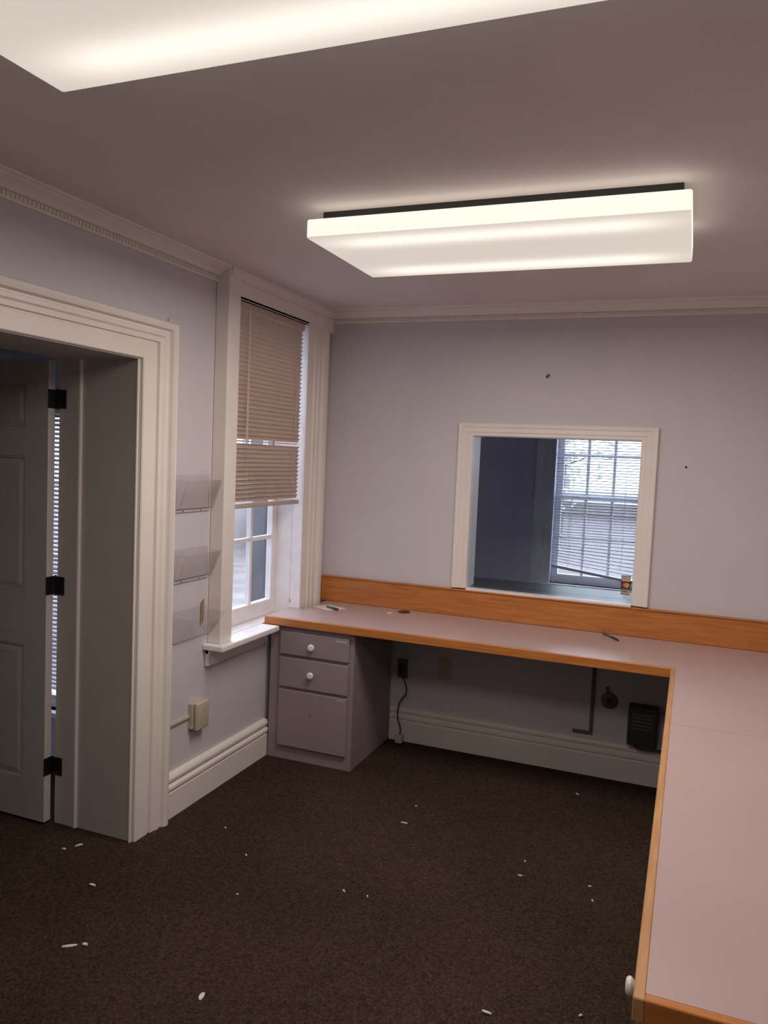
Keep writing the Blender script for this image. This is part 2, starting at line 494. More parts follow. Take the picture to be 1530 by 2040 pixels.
# ------------------------------------------------------------------ windows
def sash(parent, P, wdt, z0, z1, ncol, nrow, bot, top, mt, stile=0.05, mun=0.022, thick=0.035, glassmat=None):
    """P(u, n, z): u along the window, n depth towards outside"""
    s = empty('sash', P(wdt / 2, thick / 2, z0)); s.parent = parent
    s.location = Vector(P(wdt / 2, thick / 2, z0)) - wloc(parent)
    def b(name, u0, u1, n0, n1, a, c, m=mt, bev=0.003):
        p, q = Vector(P(u0, n0, a)), Vector(P(u1, n1, c))
        lo = [min(p[i], q[i]) for i in range(3)]; hi = [max(p[i], q[i]) for i in range(3)]
        return MB().box(lo[0], hi[0], lo[1], hi[1], lo[2], hi[2], bev=bev).build(name, m, s)
    b('stile', 0, stile, 0, thick, z0, z1); b('stile', wdt - stile, wdt, 0, thick, z0, z1)
    b('rail', stile, wdt - stile, 0, thick, z0, z0 + bot); b('rail', stile, wdt - stile, 0, thick, z1 - top, z1)
    pw = (wdt - 2 * stile - (ncol - 1) * mun) / ncol
    ph = (z1 - z0 - bot - top - (nrow - 1) * mun) / nrow
    for i in range(1, ncol):
        u = stile + i * pw + (i - 1) * mun
        b('muntin', u, u + mun, 0.004, thick - 0.004, z0 + bot, z1 - top)
    for j in range(1, nrow):
        z = z0 + bot + j * ph + (j - 1) * mun
        for i in range(ncol):
            u = stile + i * (pw + mun)
            b('muntin', u, u + pw, 0.006, thick - 0.006, z, z + mun)
    for i in range(ncol):
        for j in range(nrow):
            u = stile + i * (pw + mun); z = z0 + bot + j * (ph + mun)
            b('pane', u, u + pw, thick / 2 - 0.0015, thick / 2 + 0.0015, z, z + ph, glassmat or M['glass'], 0)
    return s

# window_1: double hung window in a boxed surround on the left wall
w1 = empty('window_1', (XL, (WY0 + WY1) / 2, WZ0 - 0.03))
struct(w1, 'white double-hung window in a deep boxed surround on the left wall', 'window')
P1 = lambda u, n, z: (-2.115 - n, WY0 + u, z)
sash(w1, P1, WY1 - WY0, WZ0, 1.515, 3, 2, 0.085, 0.035, M['sash'])
sash(w1, lambda u, n, z: (-2.155 - n, WY0 + u, z), WY1 - WY0, 1.48, WZ1, 3, 2, 0.035, 0.05, M['sash'])
MB().box(-2.115, -2.10, 3.39, 3.43, 1.515, 1.53, bev=0.003).build('sash_lock', M['cream'], w1)
# jamb linings
bx('jamb', M['sash'], w1, -2.15, WF, WY1, WY1 + 0.012, WZ0, WZ1)
bx('outer_stop', M['stucco'], w1, -2.192, -2.151, WY1 + 0.001, WY1 + 0.014, WZ0, WZ1)
bx('jamb', M['sash'], w1, -2.19, -2.03, WY0 - 0.012, WY0, WZ0, WZ1)
bx('head_jamb', M['sash'], w1, -2.19, WF, WY0, WY1, WZ1, WZ1 + 0.012)
# surround: left pilaster, fluted right casing, head
bx('casing', M['trim'], w1, XL, WF + 0.002, 3.0, 3.095, WZ0, H, bev=0.006, seg=3)
RC = [(0, 0), (0.07, 0), (0.07, 0.05), (0.058, 0.06), (0.058, 0.085), (0.066, 0.09), (0.066, 0.115), (0.056, 0.12), (0.056, 0.135), (0.066, 0.14),
      (0.066, 0.165), (0.056, 0.17), (0.056, 0.185), (0.068, 0.192), (0.074, 0.205), (0.074, 0.235), (0.066, 0.245), (0.05, 0.26), (0.05, 0.29), (0, 0.29)]
MB().sweep(RC, [(XL, WY1 + 0.012, WZ0), (XL, WY1 + 0.012, WZ1)], [(1, 0, 0)] * 2, (0, 1, 0)).build('casing', M['trim'], w1)
bx('head_casing', M['trim'], w1, XL, WF, 3.09, YB, WZ1, H - 0.045, bev=0.003)
MB().sweep([(0, 0), (0.071, 0), (0.074, 0.004), (0.074, 0.014), (0.077, 0.018), (0.079, 0.030), (0.082, 0.033), (0.082, 0.045), (0, 0.045)],
           [(XL, 3.012, H - 0.045), (XL, YB, H - 0.045)], [(1, 0, 0)] * 2, (0, 0, 1)).build('head_cornice', M['trim'], w1, smooth=True)
g = MB()
g.box(-2.03, -1.922, 2.965, 3.488, 0.684, 0.7115, bev=0.006, seg=2)
g.box(-2.21, -2.03, WY0, WY1, 0.684, 0.7115)
g.build('sill', M['sash'], w1)
g = MB().box(XL, -2.008, 2.985, 3.488, 0.605, 0.684, bev=0.003)
g.sweep([(0, 0), (0.03, 0.0), (0.03, 0.008), (0.022, 0.02), (0, 0.02)], [(XL, 2.985, 0.664), (XL, 3.488, 0.664)], [(1, 0, 0)] * 2, (0, 0, 1))
g.build('apron', M['trim'], w1)

# window_2: fixed glass pass-through
w2 = empty('window_2', ((PX0 + PX1) / 2, YB, PZ0))
struct(w2, 'fixed glass pass-through in a cream moulded frame above the desk', 'window')
FP = [(0, 0), (0, 0.012), (0.006, 0.016), (0.022, 0.016), (0.026, 0.021), (0.052, 0.021), (0.056, 0.026), (0.076, 0.028), (0.080, 0.024), (0.080, 0)]
MB().sweep(FP, [(PX0, YB, PZ0), (PX0, YB, PZ1), (PX1, YB, PZ1), (PX1, YB, PZ0)], [(-1, 0, 0), (-1, 0, 0.85), (1, 0, 0.85), (1, 0, 0)], (0, -1, 0)).build('casing', M['trim'], w2)
g = MB()
g.box(PX0 - 0.01, PX0, YB, YB2, PZ0, PZ1); g.box(PX1, PX1 + 0.01, YB, YB2, PZ0, PZ1)
g.box(PX0 - 0.01, PX1 + 0.01, YB, YB2, PZ1, PZ1 + 0.01)
g.build('lining', M['trim'], w2)
bx('ledge', M['sash'], w2, PX0, PX1, YB - 0.022, YB + 0.03, PZ0 - 0.01, PZ0 + 0.002, bev=0.002)
MB().box(PX0, PX1, YB + 0.03, YB + 0.034, PZ0 + 0.002, PZ1).build('pane', M['glass'], w2)

# window_3: far room; window_4: side room
w3 = empty('window_3', ((FWX0 + FWX1) / 2, FY, FWZ0))
struct(w3, 'bright multi-paned window in the room behind the glass', 'window')
sash(w3, lambda u, n, z: (FWX0 + u, FY + 0.05 + n, z), FWX1 - FWX0, FWZ0, 1.36, 3, 2, 0.07, 0.035, M['fartrim'])
sash(w3, lambda u, n, z: (FWX0 + u, FY + 0.086 + n, z), FWX1 - FWX0, 1.33, FWZ1, 3, 2, 0.035, 0.05, M['fartrim'])
MB().sweep(FP, [(FWX0, FY, FWZ0), (FWX0, FY, FWZ1), (FWX1, FY, FWZ1), (FWX1, FY, FWZ0)],
           [(-1.9, 0, 0), (-1.9, 0, 1.9), (1.9, 0, 1.9), (1.9, 0, 0)], (0, -1, 0)).build('casing', M['fartrim'], w3)
bx('sill', M['fartrim'], w3, FWX0 - 0.18, FWX1 + 0.18, FY - 0.05, FY + 0.05, FWZ0 - 0.03, FWZ0 - 0.0, bev=0.004)
w5 = empty('added_daylight_window', ((GX0 + GX1) / 2, FY, FWZ0))  # out-of-view opening, added only to brighten the room behind the glass
struct(w5, 'unseen window added to bring more daylight into the room behind the glass', 'window')
sash(w5, lambda u, n, z: (GX0 + u, FY + 0.05 + n, z), GX1 - GX0, FWZ0, 1.36, 3, 2, 0.07, 0.035, M['fartrim'])
sash(w5, lambda u, n, z: (GX0 + u, FY + 0.086 + n, z), GX1 - GX0, 1.33, FWZ1, 3, 2, 0.035, 0.05, M['fartrim'])
w4 = empty('window_4', ((LWX0 + LWX1) / 2, LY, LWZ0))
struct(w4, 'tall window of the side room glimpsed through the hinge gap', 'window')
sash(w4, lambda u, n, z: (LWX0 + u, LY + 0.04 + n, z), LWX1 - LWX0, LWZ0, LWZ1, 2, 4, 0.07, 0.05, M['fartrim'])
bx('sill', M['fartrim'], w4, LWX0 - 0.05, LWX1 + 0.05, LY - 0.04, LY + 0.04, LWZ0 - 0.025, LWZ0, bev=0.003)

# ------------------------------------------------------------------ venetian blinds (room side = local -y)
def slat_mesh(name, wdt, mt, chord=0.0255, camber=0.0036):
    bm = bmesh.new()
    n = 5
    ra, rb = [], []
    for i in range(n):
        t = i / (n - 1) * 2 - 1
        y = t * chord / 2; z = camber * (1 - t * t)
        ra.append(bm.verts.new((-wdt / 2, y, z))); rb.append(bm.verts.new((wdt / 2, y, z)))
    for i in range(n - 1):
        bm.faces.new((ra[i], ra[i + 1], rb[i + 1], rb[i]))
    r = bmesh.ops.extrude_face_region(bm, geom=bm.faces[:])
    bmesh.ops.translate(bm, verts=[v for v in r['geom'] if isinstance(v, bmesh.types.BMVert)], vec=(0, 0, -0.0006))
    bmesh.ops.recalc_face_normals(bm, faces=bm.faces)
    me = bpy.data.meshes.new(name); bm.to_mesh(me); bm.free(); me.materials.append(mt)
    for p in me.polygons: p.use_smooth = True
    me.set_sharp_from_angle(angle=math.radians(40))
    return me

def blind(loc, rz, wdt, ztop, zbot, mt, tilt, label, open_at=(), sag=None, pitch=0.0212, cords=(0.16, 0.84), wand=None, pull=None, headm=None):
    root = empty('window_blind', loc); root.rotation_euler = (0, 0, rz)
    tag(root, label, 'blind')
    def part(mb, name, m):
        o = mb.build(name, m, None, origin=Vector((0, 0, 0))); o.parent = root; return o
    part(MB().box(-wdt / 2, wdt / 2, -0.013, 0.013, ztop, ztop + 0.035, bev=0.003), 'headrail', headm or mt)
    me = slat_mesh('slat', wdt - 0.006, mt)
    n = int((ztop - zbot - 0.02) / pitch)
    for i in range(n):
        z = ztop - 0.012 - i * pitch
        o = bpy.data.objects.new('slat', me); COL.objects.link(o); o.parent = root
        a = tilt + random.uniform(-0.03, 0.03)
        ry = 0.0
        if i in open_at: a = -0.1
        if sag:
            k = max(0.0, (i - (n - sag[0])) / sag[0])
            ry = sag[1] * k; z -= 0.5 * wdt * math.tan(sag[1]) * k * 0.9
        o.location = (random.uniform(-.001, .001), 0, z)
        o.rotation_euler = (a, ry, 0)
    zb = zbot
    br = MB().box(-wdt / 2 + .002, wdt / 2 - .002, -0.012, 0.012, -0.011, 0.011, bev=0.004, seg=2)
    o = part(br, 'bottom_rail', mt)
    o.location = (0, 0, zb - (0.5 * wdt * math.tan(sag[1]) * 0.9 if sag else 0)); o.rotation_euler = (0.0, sag[1] if sag else 0, 0)
    for c in cords:
        u = -wdt / 2 + c * wdt
        part(MB().tube([(u, -0.0135, ztop), (u, -0.0135, zb)], 0.0008, 5), 'ladder_cord', M['cord'])
        part(MB().tube([(u, 0.0135, ztop), (u, 0.0135, zb)], 0.0008, 5), 'ladder_cord', M['cord'])
    if wand:
        u = -wdt / 2 + wand[0] * wdt
        part(MB().tube([(u, -0.020, ztop + 0.01), (u, -0.022, ztop - 0.02), (u, -0.022, ztop - wand[1])], 0.0035, 6), 'tilt_wand', M['cord'])
    if pull:
        u = -wdt / 2 + pull[0] * wdt
        part(MB().tube([(u, -0.017, ztop + 0.004), (u, -0.019, ztop - 0.1), (u - 0.003, -0.019, pull[1] + 0.02)], 0.0012, 5), 'pull_cord', M['cord'])
        for dx in (-0.006, 0.006):
            part(MB().lathe([(0, 0.002), (0.006, 0.004), (0.02, 0.006), (0.022, 0.003)], (u - 0.003 + dx, -0.019, pull[1] + 0.022), (0, 0, -1), 10), 'tassel', M['cord'])
    return root

blind((-1.982, 3.423, 0), math.radians(90), 0.644, 2.249, 1.337, M['blind'], math.radians(-56),
      'beige mini blind lowered halfway over the left window', open_at=(28,), wand=(0.12, 0.62), pull=(0.87, 0.80))
blind(((FWX0 + FWX1) / 2, FY - 0.005, 0), 0, FWX1 - FWX0 - 0.01, 2.0, 0.80, M['blindw'], math.radians(14),
      'white mini blind with a crooked bottom rail seen through the glass', sag=(9, math.radians(7.0)), cords=(0.2, 0.8))
blind(((LWX0 + LWX1) / 2, LY - 0.01, 0), 0, LWX1 - LWX0 - 0.01, 1.74, 0.345, M['blindw'], math.radians(32),
      'white blind visible as bright dashes in the door hinge gap')

# grey transaction shelf on the other side of the glass
fct = empty('transaction_shelf', ((PX0 + PX1) / 2, YB2, 0.87))
tag(fct, 'glossy dark grey shelf on the other side of the pass-through glass', 'shelf')
MB().box(PX0 + 0.001, PX1 - 0.001, YB + 0.036, YB2, PZ0 - 0.0095, PZ0 - 0.001).build('inner_board', M['grey'], fct)
MB().box(PX0 - 0.08, PX1 + 0.08, YB2 + 0.001, YB2 + 0.27, PZ0 - 0.035, PZ0 - 0.001, bev=0.003).build('shelf_board', M['grey'], fct)
for x in (PX0 + 0.1, PX1 - 0.12):
    MB().box(x, x + 0.02, YB2 + 0.001, YB2 + 0.2, PZ0 - 0.16, PZ0 - 0.035, bev=0.003).build('bracket', M['grey'], fct)

# ------------------------------------------------------------------ ceiling light fixtures
def fixture(y0, y1, power, label):
    x0, x1, zb, zt = -1.228, -0.052, 2.30, 2.362
    cx, cy = (x0 + x1) / 2, (y0 + y1) / 2
    t = empty('ceiling_light', (cx, cy, H))
    tag(t, label, 'ceiling light', 'wrap-around fluorescent ceiling lights')
    MB().box(x0 + 0.014, x1 - 0.026, y0 + 0.09, y1 - 0.09, 2.356, H, bev=0.002).build('housing', M['fixt'], t)
    # open-topped acrylic tray: bottom pan with rounded corners plus an inward lip
    g = MB()
    g.box(x0, x1, y0, y1, zb, zt, bev=0.007, seg=3)
    g.build('diffuser', M['diff'], t, smooth=True, origin=Vector((cx, cy, zb)))
    ld = bpy.data.lights.new('tube_light', 'AREA')
    ld.shape = 'RECTANGLE'; ld.size = x1 - x0 - 0.06; ld.size_y = y1 - y0 - 0.06
    ld.energy = LAMP_W * power; ld.color = LAMP_COL; ld.spread = math.radians(LAMP_SPREAD)
    lo = bpy.data.objects.new('tube_light', ld); COL.objects.link(lo)
    lo.parent = t; lo.location = (0, 0, zb - 0.004 - H)
    return t
fixture(2.32, 2.885, LAMP_FAR, 'lit white wrap-around ceiling light on a black housing above the desk')
fixture(0.695, 1.26, LAMP_NEAR, 'nearest lit ceiling light, cut off by the top of the picture')

# ------------------------------------------------------------------ desk: L-shaped counter, backsplash
ZT, ZU = 0.75, 0.712
ct = empty('desk_counter', (-0.6, 3.7, ZU))
tag(ct, 'L-shaped mauve laminate desk top with orange wooden edging', 'desk')
EX = -0.036     # left edge of the return
FYC = 3.497     # front edge of the back run
NY = 1.272      # near end of the return
e = 0.019
SEAM = 2.737
MB().poly([(-2.018, FYC + e), (EX + e, FYC + e), (EX + e, SEAM + 0.0008), (XR, SEAM + 0.0008), (XR, 4.064), (-1.935, 4.064), (-1.935, 3.768), (-2.018, 3.768)], ZU + 0.008, ZT).build('laminate_top', M['lam'], ct)
MB().poly([(EX + e, NY + e), (XR, NY + e), (XR, SEAM - 0.0008), (EX + e, SEAM - 0.0008)], ZU + 0.008, ZT).build('laminate_top', M['lam'], ct)
M['bounce_sheet'] = mat('dark_bounce_sheet', (0.10, 0.065, 0.042), 0.9, 0.2, 60)  # dark sheet added beneath the desk top to cut bounced light
MB().poly([(-2.018, FYC + e), (EX + e, FYC + e), (EX + e, NY + e), (XR, NY + e), (XR, 4.064), (-1.935, 4.064), (-1.935, 3.768), (-2.018, 3.768)], ZU, ZU + 0.008).build('dark_undersheet', M['bounce_sheet'], ct)
MB().box(-2.018, EX + e, FYC, FYC + e, ZU - 0.002, ZT + 0.0005, bev=0.002).build('edge_band', M['woodx'], ct)
MB().box(EX, EX + e, NY, FYC, ZU - 0.002, ZT + 0.0005, bev=0.002).build('edge_band', M['woody'], ct)
MB().box(EX + e, XR, NY, NY + e, ZU - 0.002, ZT + 0.0005, bev=0.002).build('edge_band', M['woodx'], ct)

bs = empty('backsplash', (-0.6, 4.075, ZT))
tag(bs, 'long orange maple board standing along the wall behind the desk', 'backsplash')
MB().box(-1.975, XR, 4.066, 4.09, ZT, 0.889, bev=0.0015).build('board', M['woodx'], bs)
MB().box(-1.975, XR, 4.060, 4.09, 0.889, 0.897, bev=0.002).build('cap', M['woodx'], bs)

# ------------------------------------------------------------------ drawer cabinets
KN = [(0, 0.009), (0.006, 0.0075), (0.010, 0.008), (0.014, 0.014), (0.018, 0.0175), (0.023, 0.0175), (0.027, 0.014), (0.0285, 0.006)]
cb = empty('drawer_cabinet', (-1.757, 3.79, 0))
tag(cb, 'lavender painted drawer cabinet with white knobs under the window end of the desk', 'cabinet')
MB().box(-1.995, -1.518, 3.53, 4.06, 0, 0.7115, bev=0.002).build('body', M['lav'], cb)
for k, (z0, z1, kz) in enumerate(((0.562, 0.682, 0.617), (0.392, 0.545, 0.473), (0.078, 0.376, None))):
    dr = MB().box(-1.930, -1.541, 3.512, 3.53, z0, z1, bev=0.003, seg=2).build('drawer', M['lav'], cb)
    if kz:
        MB().lathe(KN, (-1.742, 3.513, kz), (0, -1, 0), 24).build('knob', M['knob'], dr, smooth=True)
    else:
        MB().lathe([(0, 0.004), (0.002, 0.004)], (-1.742, 3.513, 0.262), (0, -1, 0), 8).build('knob_hole', M['hole'], dr)
    if k == 0:
        MB().box(-1.615, -1.553, 3.5112, 3.512, z1 - 0.022, z1 - 0.014).build('label_strip', M['stwh'], dr)
    if k == 2:
        MB().box(-1.60, -1.553, 3.5112, 3.512, z1 - 0.014, z1 - 0.009).build('label_strip', M['stwh'], dr)

rc = empty('drawer_cabinet', (0.3, 1.7, 0))
tag(rc, 'drawer cabinet under the near end of the desk return, one white knob showing', 'cabinet')
MB().box(-0.012, XR - 0.01, 1.385, 1.95, 0, 0.7095, bev=0.002).build('body', M['lav'], rc)
for z0, z1 in ((0.535, 0.662), (0.36, 0.52), (0.075, 0.345)):
    dr = MB().box(-0.031, -0.012, 1.362, 1.69, z0, z1, bev=0.003, seg=2).build('drawer', M['lav'], rc)
    MB().lathe(KN, (-0.030, 1.53, (z0 + z1) / 2), (-1, 0, 0), 24).build('knob', M['knob'], dr, smooth=True)

# ------------------------------------------------------------------ brochure holders on the left wall
def holder(y0, y1, z0, z1, lean, label, strip=True):
    t = empty('brochure_holder', (XL, (y0 + y1) / 2, z0))
    tag(t, label, 'brochure holder', 'clear wall pockets')
    th = 0.0025
    dp = 0.022
    MB().box(XL, XL + th, y0, y1, z0, z1, bev=0.0008).build('back_plate', M['acryl'], t)
    MB().box(XL + th, XL + dp, y0, y1, z0, z0 + th).build('bottom', M['acryl'], t)
    # front pocket leaning away from the wall
    g = MB(); f0, f1 = XL + dp, XL + dp + lean; zt = z0 + (z1 - z0) * 0.86
    prof = [(f0, z0), (f0 + th, z0), (f1 + th, zt), (f1, zt)]
    g.sweep([(p[0], p[1]) for p in prof], [(0, y0, 0), (0, y1, 0)], [(1, 0, 0)] * 2, (0, 0, 1))
    g.build('front_pocket', M['acryl'], t)
    for y in (y0, y1 - th):
        g = MB()
        g.sweep([(XL + th, z0), (f0, z0), (f1, zt), (XL + th, zt)], [(0, y, 0), (0, y + th, 0)], [(1, 0, 0)] * 2, (0, 0, 1))
        g.build('side', M['acryl'], t)
    if strip:
        MB().box(XL, XL + 0.006, y0, y1, z0 - 0.012, z0 - 0.001, bev=0.001).build('mounting_strip', M['cord'], t)
        for y in (y0 + 0.05, y1 - 0.07):
            MB().lathe([(0, 0.004), (0.003, 0.003)], (XL + 0.006, y, z0 - 0.006), (1, 0, 0), 8).build('screw', M['tape'], t)
    return t
holder(2.735, 2.985, 1.335, 1.485, 0.045, 'topmost clear plastic brochure holder beside the window')
holder(2.735, 2.985, 1.03, 1.165, 0.05, 'middle clear plastic brochure holder beside the window')
h3 = holder(2.735, 2.985, 0.755, 0.895, 0.085, 'lowest clear plastic brochure holder with brown tape stain', strip=False)
g = MB()
g.sweep([(XL + 0.003, 0.80), (XL + 0.0035, 0.80), (XL + 0.0035, 0.905), (XL + 0.003, 0.905)], [(0, 2.94, 0), (0, 2.965, 0.02)], [(1, 0, 0)] * 2, (0, 0, 1))
g.build('tape_stain', M['tape'], h3)

# ------------------------------------------------------------------ surface-mounted box with raceway
ob = empty('surface_outlet_box', (XL, 2.92, 0.335))
tag(ob, 'cream surface-mounted wall box with rounded cover above the baseboard', 'outlet box')
MB().box(XL, XL + 0.024, 2.868, 2.972, 0.345, 0.462, bev=0.004, seg=2).build('base_box', M['cream'], ob)
MB().box(XL + 0.024, XL + 0.047, 2.874, 2.968, 0.337, 0.466, bev=0.010, seg=4).build('cover', M['cream'], ob, smooth=True)
MB().lathe([(0, 0.004), (0.001, 0.003)], (XL + 0.047, 2.922, 0.42), (1, 0, 0), 8).build('screw', M['tape'], ob)
rw = MB().box(XL, XL + 0.011, 2.682, 2.868, 0.396, 0.411, bev=0.003, seg=2).build('cable_raceway', M['cream'])
tag(rw, 'thin cream cable channel running from the door casing to the wall box', 'cable channel')

# ------------------------------------------------------------------ things under the desk on the back wall
def smooth(pts):
    # Catmull-Rom through the points
    P = [Vector(p) for p in pts]; out = []
    for i in range(len(P) - 1):
        a, b_, c, d_ = P[max(i - 1, 0)], P[i], P[i + 1], P[min(i + 2, len(P) - 1)]
        for k in range(6):
            t = k / 6
            out.append(0.5 * ((2 * b_) + (c - a) * t + (2 * a - 5 * b_ + 4 * c - d_) * t * t + (3 * b_ - a - 3 * c + d_) * t ** 3))
    out.append(P[-1])
    return out
def cable(name, pts, r, mt, label):
    o = MB().tube(smooth(pts), r, 6).build(name, mt, smooth=True)
    return tag(o, label, 'cable')
so = empty('wall_socket', (-1.45, YB, 0.39)); tag(so, 'dark wall socket with a plug in the shade beside the drawer cabinet', 'socket')
MB().box(-1.485, -1.425, YB - 0.006, YB, 0.355, 0.465, bev=0.002).build('plate', M['dark'], so)
MB().box(-1.472, -1.438, YB - 0.036, YB - 0.006, 0.385, 0.43, bev=0.004).build('plug', M['black'], so)
cable('power_cable', [(-1.455, YB - 0.034, 0.388), (-1.425, YB - 0.036, 0.34), (-1.42, YB - 0.03, 0.28), (-1.455, YB - 0.036, 0.22), (-1.462, YB - 0.037, 0.14),
                      (-1.44, YB - 0.040, 0.07), (-1.45, YB - 0.05, 0.008)], 0.004, M['black'], 'dark cable dangling down the back wall to the carpet')
ps = MB().box(-1.46, -1.42, YB - 0.075, YB - 0.03, 0.001, 0.045, bev=0.004).build('cable_plug', M['cord'])
tag(ps, 'small pale plug lying at the foot of the back baseboard', 'plug')
bp = empty('blank_plate', (-1.21, YB, 0.40)); tag(bp, 'dark blank cover plate under the middle of the desk', 'cover plate')
MB().box(-1.245, -1.175, YB - 0.006, YB, 0.385, 0.50, bev=0.002).build('plate', M['cream'], bp)
for z in (0.405, 0.48):
    MB().lathe([(0, 0.004), (0.001, 0.003)], (-1.21, YB - 0.006, z), (0, -1, 0), 8).build('screw', M['tape'], bp)
cd = empty('conduit', (-0.41, YB, 0.21)); tag(cd, 'thin dark conduit running down the wall with an elbow above the baseboard', 'conduit')
MB().box(-0.417, -0.400, YB - 0.014, YB, 0.21, 0.70, bev=0.003).build('vertical_run', M['dark'], cd)
MB().box(-0.50, -0.417, YB - 0.014, YB, 0.21, 0.226, bev=0.003).build('elbow_run', M['dark'], cd)
MB().box(-0.45, -0.40, YB - 0.02, YB, 0.62, 0.70, bev=0.003).build('junction', M['dark'], cd)
s2 = empty('round_socket', (-0.325, YB, 0.40)); tag(s2, 'round dark socket between the conduit and the black box', 'socket')
MB().lathe([(0, 0.042), (0.006, 0.042), (0.010, 0.036), (0.010, 0.016)], (-0.325, YB, 0.40), (0, -1, 0), 20).build('plate', M['dark'], s2, smooth=True)
MB().box(-0.337, -0.313, YB - 0.022, YB - 0.010, 0.388, 0.412, bev=0.003).build('jack', M['black'], s2)
MB().box(-0.345, -0.33, YB - 0.016, YB, 0.438, 0.47, bev=0.002).build('tab', M['dark'], s2)
ub = empty('power_box', (-0.15, YB, 0.215)); tag(ub, 'black power box fixed to the wall under the corner of the desk', 'power box')
MB().box(-0.225, -0.085, YB - 0.085, YB - 0.001, 0.215, 0.41, bev=0.008, seg=2).build('case', M['black'], ub)
for i in range(5):
    MB().box(-0.205, -0.105, YB - 0.0865, YB - 0.085, 0.30 + i * 0.018, 0.307 + i * 0.018).build('vent', M['dark'], ub)
MB().tube(smooth([(-0.19, YB - 0.06, 0.216), (-0.17, YB - 0.06, 0.198), (-0.10, YB - 0.055, 0.197), (-0.02, YB - 0.055, 0.215), (0.04, YB - 0.05, 0.29), (0.05, YB - 0.03, 0.40)]),
          0.006, 6).build('cable', M['black'], ub, smooth=True)

# ------------------------------------------------------------------ things on the desk
def flat(name, pts, z, th, mt, label, cat, group=None):
    o = MB().poly(pts, z, z + th).build(name, mt)
    return tag(o, label, cat, group)
flat('paper_sheet', [(-1.93, 3.855), (-1.80, 3.80), (-1.735, 3.90), (-1.865, 3.955)], ZT + 0.0006, 0.0012, M['paper'], 'small white paper sheet on the desk by the window', 'paper')
g = empty('marker', (-1.79, 3.825, ZT)); tag(g, 'dark marker lying on the white paper by the window', 'pen')
MB().tube([(-1.838, 3.868, ZT + 0.008), (-1.79, 3.842, ZT + 0.008)], 0.006, 10).build('barrel', M['dark'], g, smooth=True)
MB().tube([(-1.79, 3.842, ZT + 0.008), (-1.752, 3.822, ZT + 0.008)], 0.0068, 10).build('cap', M['black'], g, smooth=True)
scr = MB()
scr.poly([(-1.505, 3.915), (-1.485, 3.905), (-1.470, 3.92), (-1.49, 3.935)], ZT + 0.0006, ZT + 0.0035)
scr.build('paper_scrap', M['paper'])
o = bpy.data.objects['paper_scrap']; tag(o, 'tiny white paper scrap on the desk near the backsplash', 'scrap')
gm = empty('cable_grommet', (-1.43, 4.0, ZT)); tag(gm, 'dark brown round cable grommet set in the desk top', 'grommet')
MB().lathe([(0, 0.034), (0.003, 0.034), (0.005, 0.030), (0.005, 0.010)], (-1.43, 3.995, ZT + 0.0004), (0, 0, 1), 24).build('rim', M['brown'], gm, smooth=True)
MB().box(-1.44, -1.42, 3.985, 4.005, ZT + 0.005, ZT + 0.0065).build('lid_tab', M['black'], gm)
pn = empty('pen', (-0.325, 3.97, ZT)); tag(pn, 'thin dark pen lying on the desk below the card stickers', 'pen')
pa, pb = Vector((-0.375, 4.048, ZT + 0.0065)), Vector((-0.283, 3.905, ZT + 0.0065)); pd = pb - pa
MB().tube([pa, pa + pd * 0.55], 0.0055, 10).build('barrel', M['dark'], pn, smooth=True)
MB().tube([pa + pd * 0.55, pa + pd * 0.93, pb], [0.0050, 0.0050, 0.0012], 10).build('grip', M['black'], pn, smooth=True)
MB().box(pa.x + 0.004, pa.x + 0.010, pa.y - 0.05, pa.y - 0.005, ZT + 0.011, ZT + 0.013).build('clip', M['dark'], pn)
sp = MB().lathe([(0, 0.006), (0.001, 0.005)], (0.296, 3.879, ZT + 0.0004), (0, 0, 1), 8).build('ink_spot', M['tape'])
tag(sp, 'small dark spot on the right end of the desk', 'spot')

# ------------------------------------------------------------------ marks on the back wall
an = empty('wall_anchor', (-0.734, YB, 2.048)); tag(an, 'small grey wall anchor with a scuff high above the pass-through', 'wall anchor')
MB().lathe([(0, 0.007), (0.012, 0.007), (0.022, 0.005)], (-0.737, YB + 0.001, 2.046), (0.55, -0.7, 0.4), 10).build('sleeve', M['ash'], an, smooth=True)
MB().lathe([(0, 0.0055), (0.0012, 0.0045)], (-0.738, YB, 2.044), (0, -1, 0), 10).build('hole_rim', M['hole'], an)
nh = MB().lathe([(0, 0.006), (0.0015, 0.004)], (-0.036, YB, 1.609), (0, -1, 0), 10).build('nail_hole', M['hole'])
tag(nh, 'tiny dark nail hole in the wall right of the pass-through', 'nail hole')

# ------------------------------------------------------------------ card stickers on the glass
st = empty('card_sticker', (-0.29, YB + 0.06, 0.945)); tag(st, 'strip of payment card stickers in the lower right corner of the glass', 'sticker')
yg = YB + 0.0298
sx0, sx1 = -0.307, -0.262
def sq(name, mt, x0, x1, z0, z1, lift=0.0):
    return MB().box(x0, x1, yg - 0.0006 - lift, yg - lift, z0, z1).build(name, mt, st)
sq('backing', M['stbl'], sx0, sx1, 0.948, 1.047)
sq('card_print', M['stwh'], sx0 + .002, sx1 - .002, 1.017, 1.044, 0.0006)
sq('card_stripe', M['stred'], sx0 + .006, sx0 + .024, 1.032, 1.0345, 0.0012)
sq('card_stripe', M['styel'], sx1 - .016, sx1 - .003, 1.019, 1.033, 0.0012)
for cx_, mt_, l_ in ((sx0 + .0165, 'stred', 0.0006), (sx1 - .0165, 'stora', 0.0012)):
    MB().lathe([(0, 0.0125), (0.0006, 0.0125)], (cx_, yg - l_, 0.9985), (0, -1, 0), 24).build('card_disc', M[mt_], st)
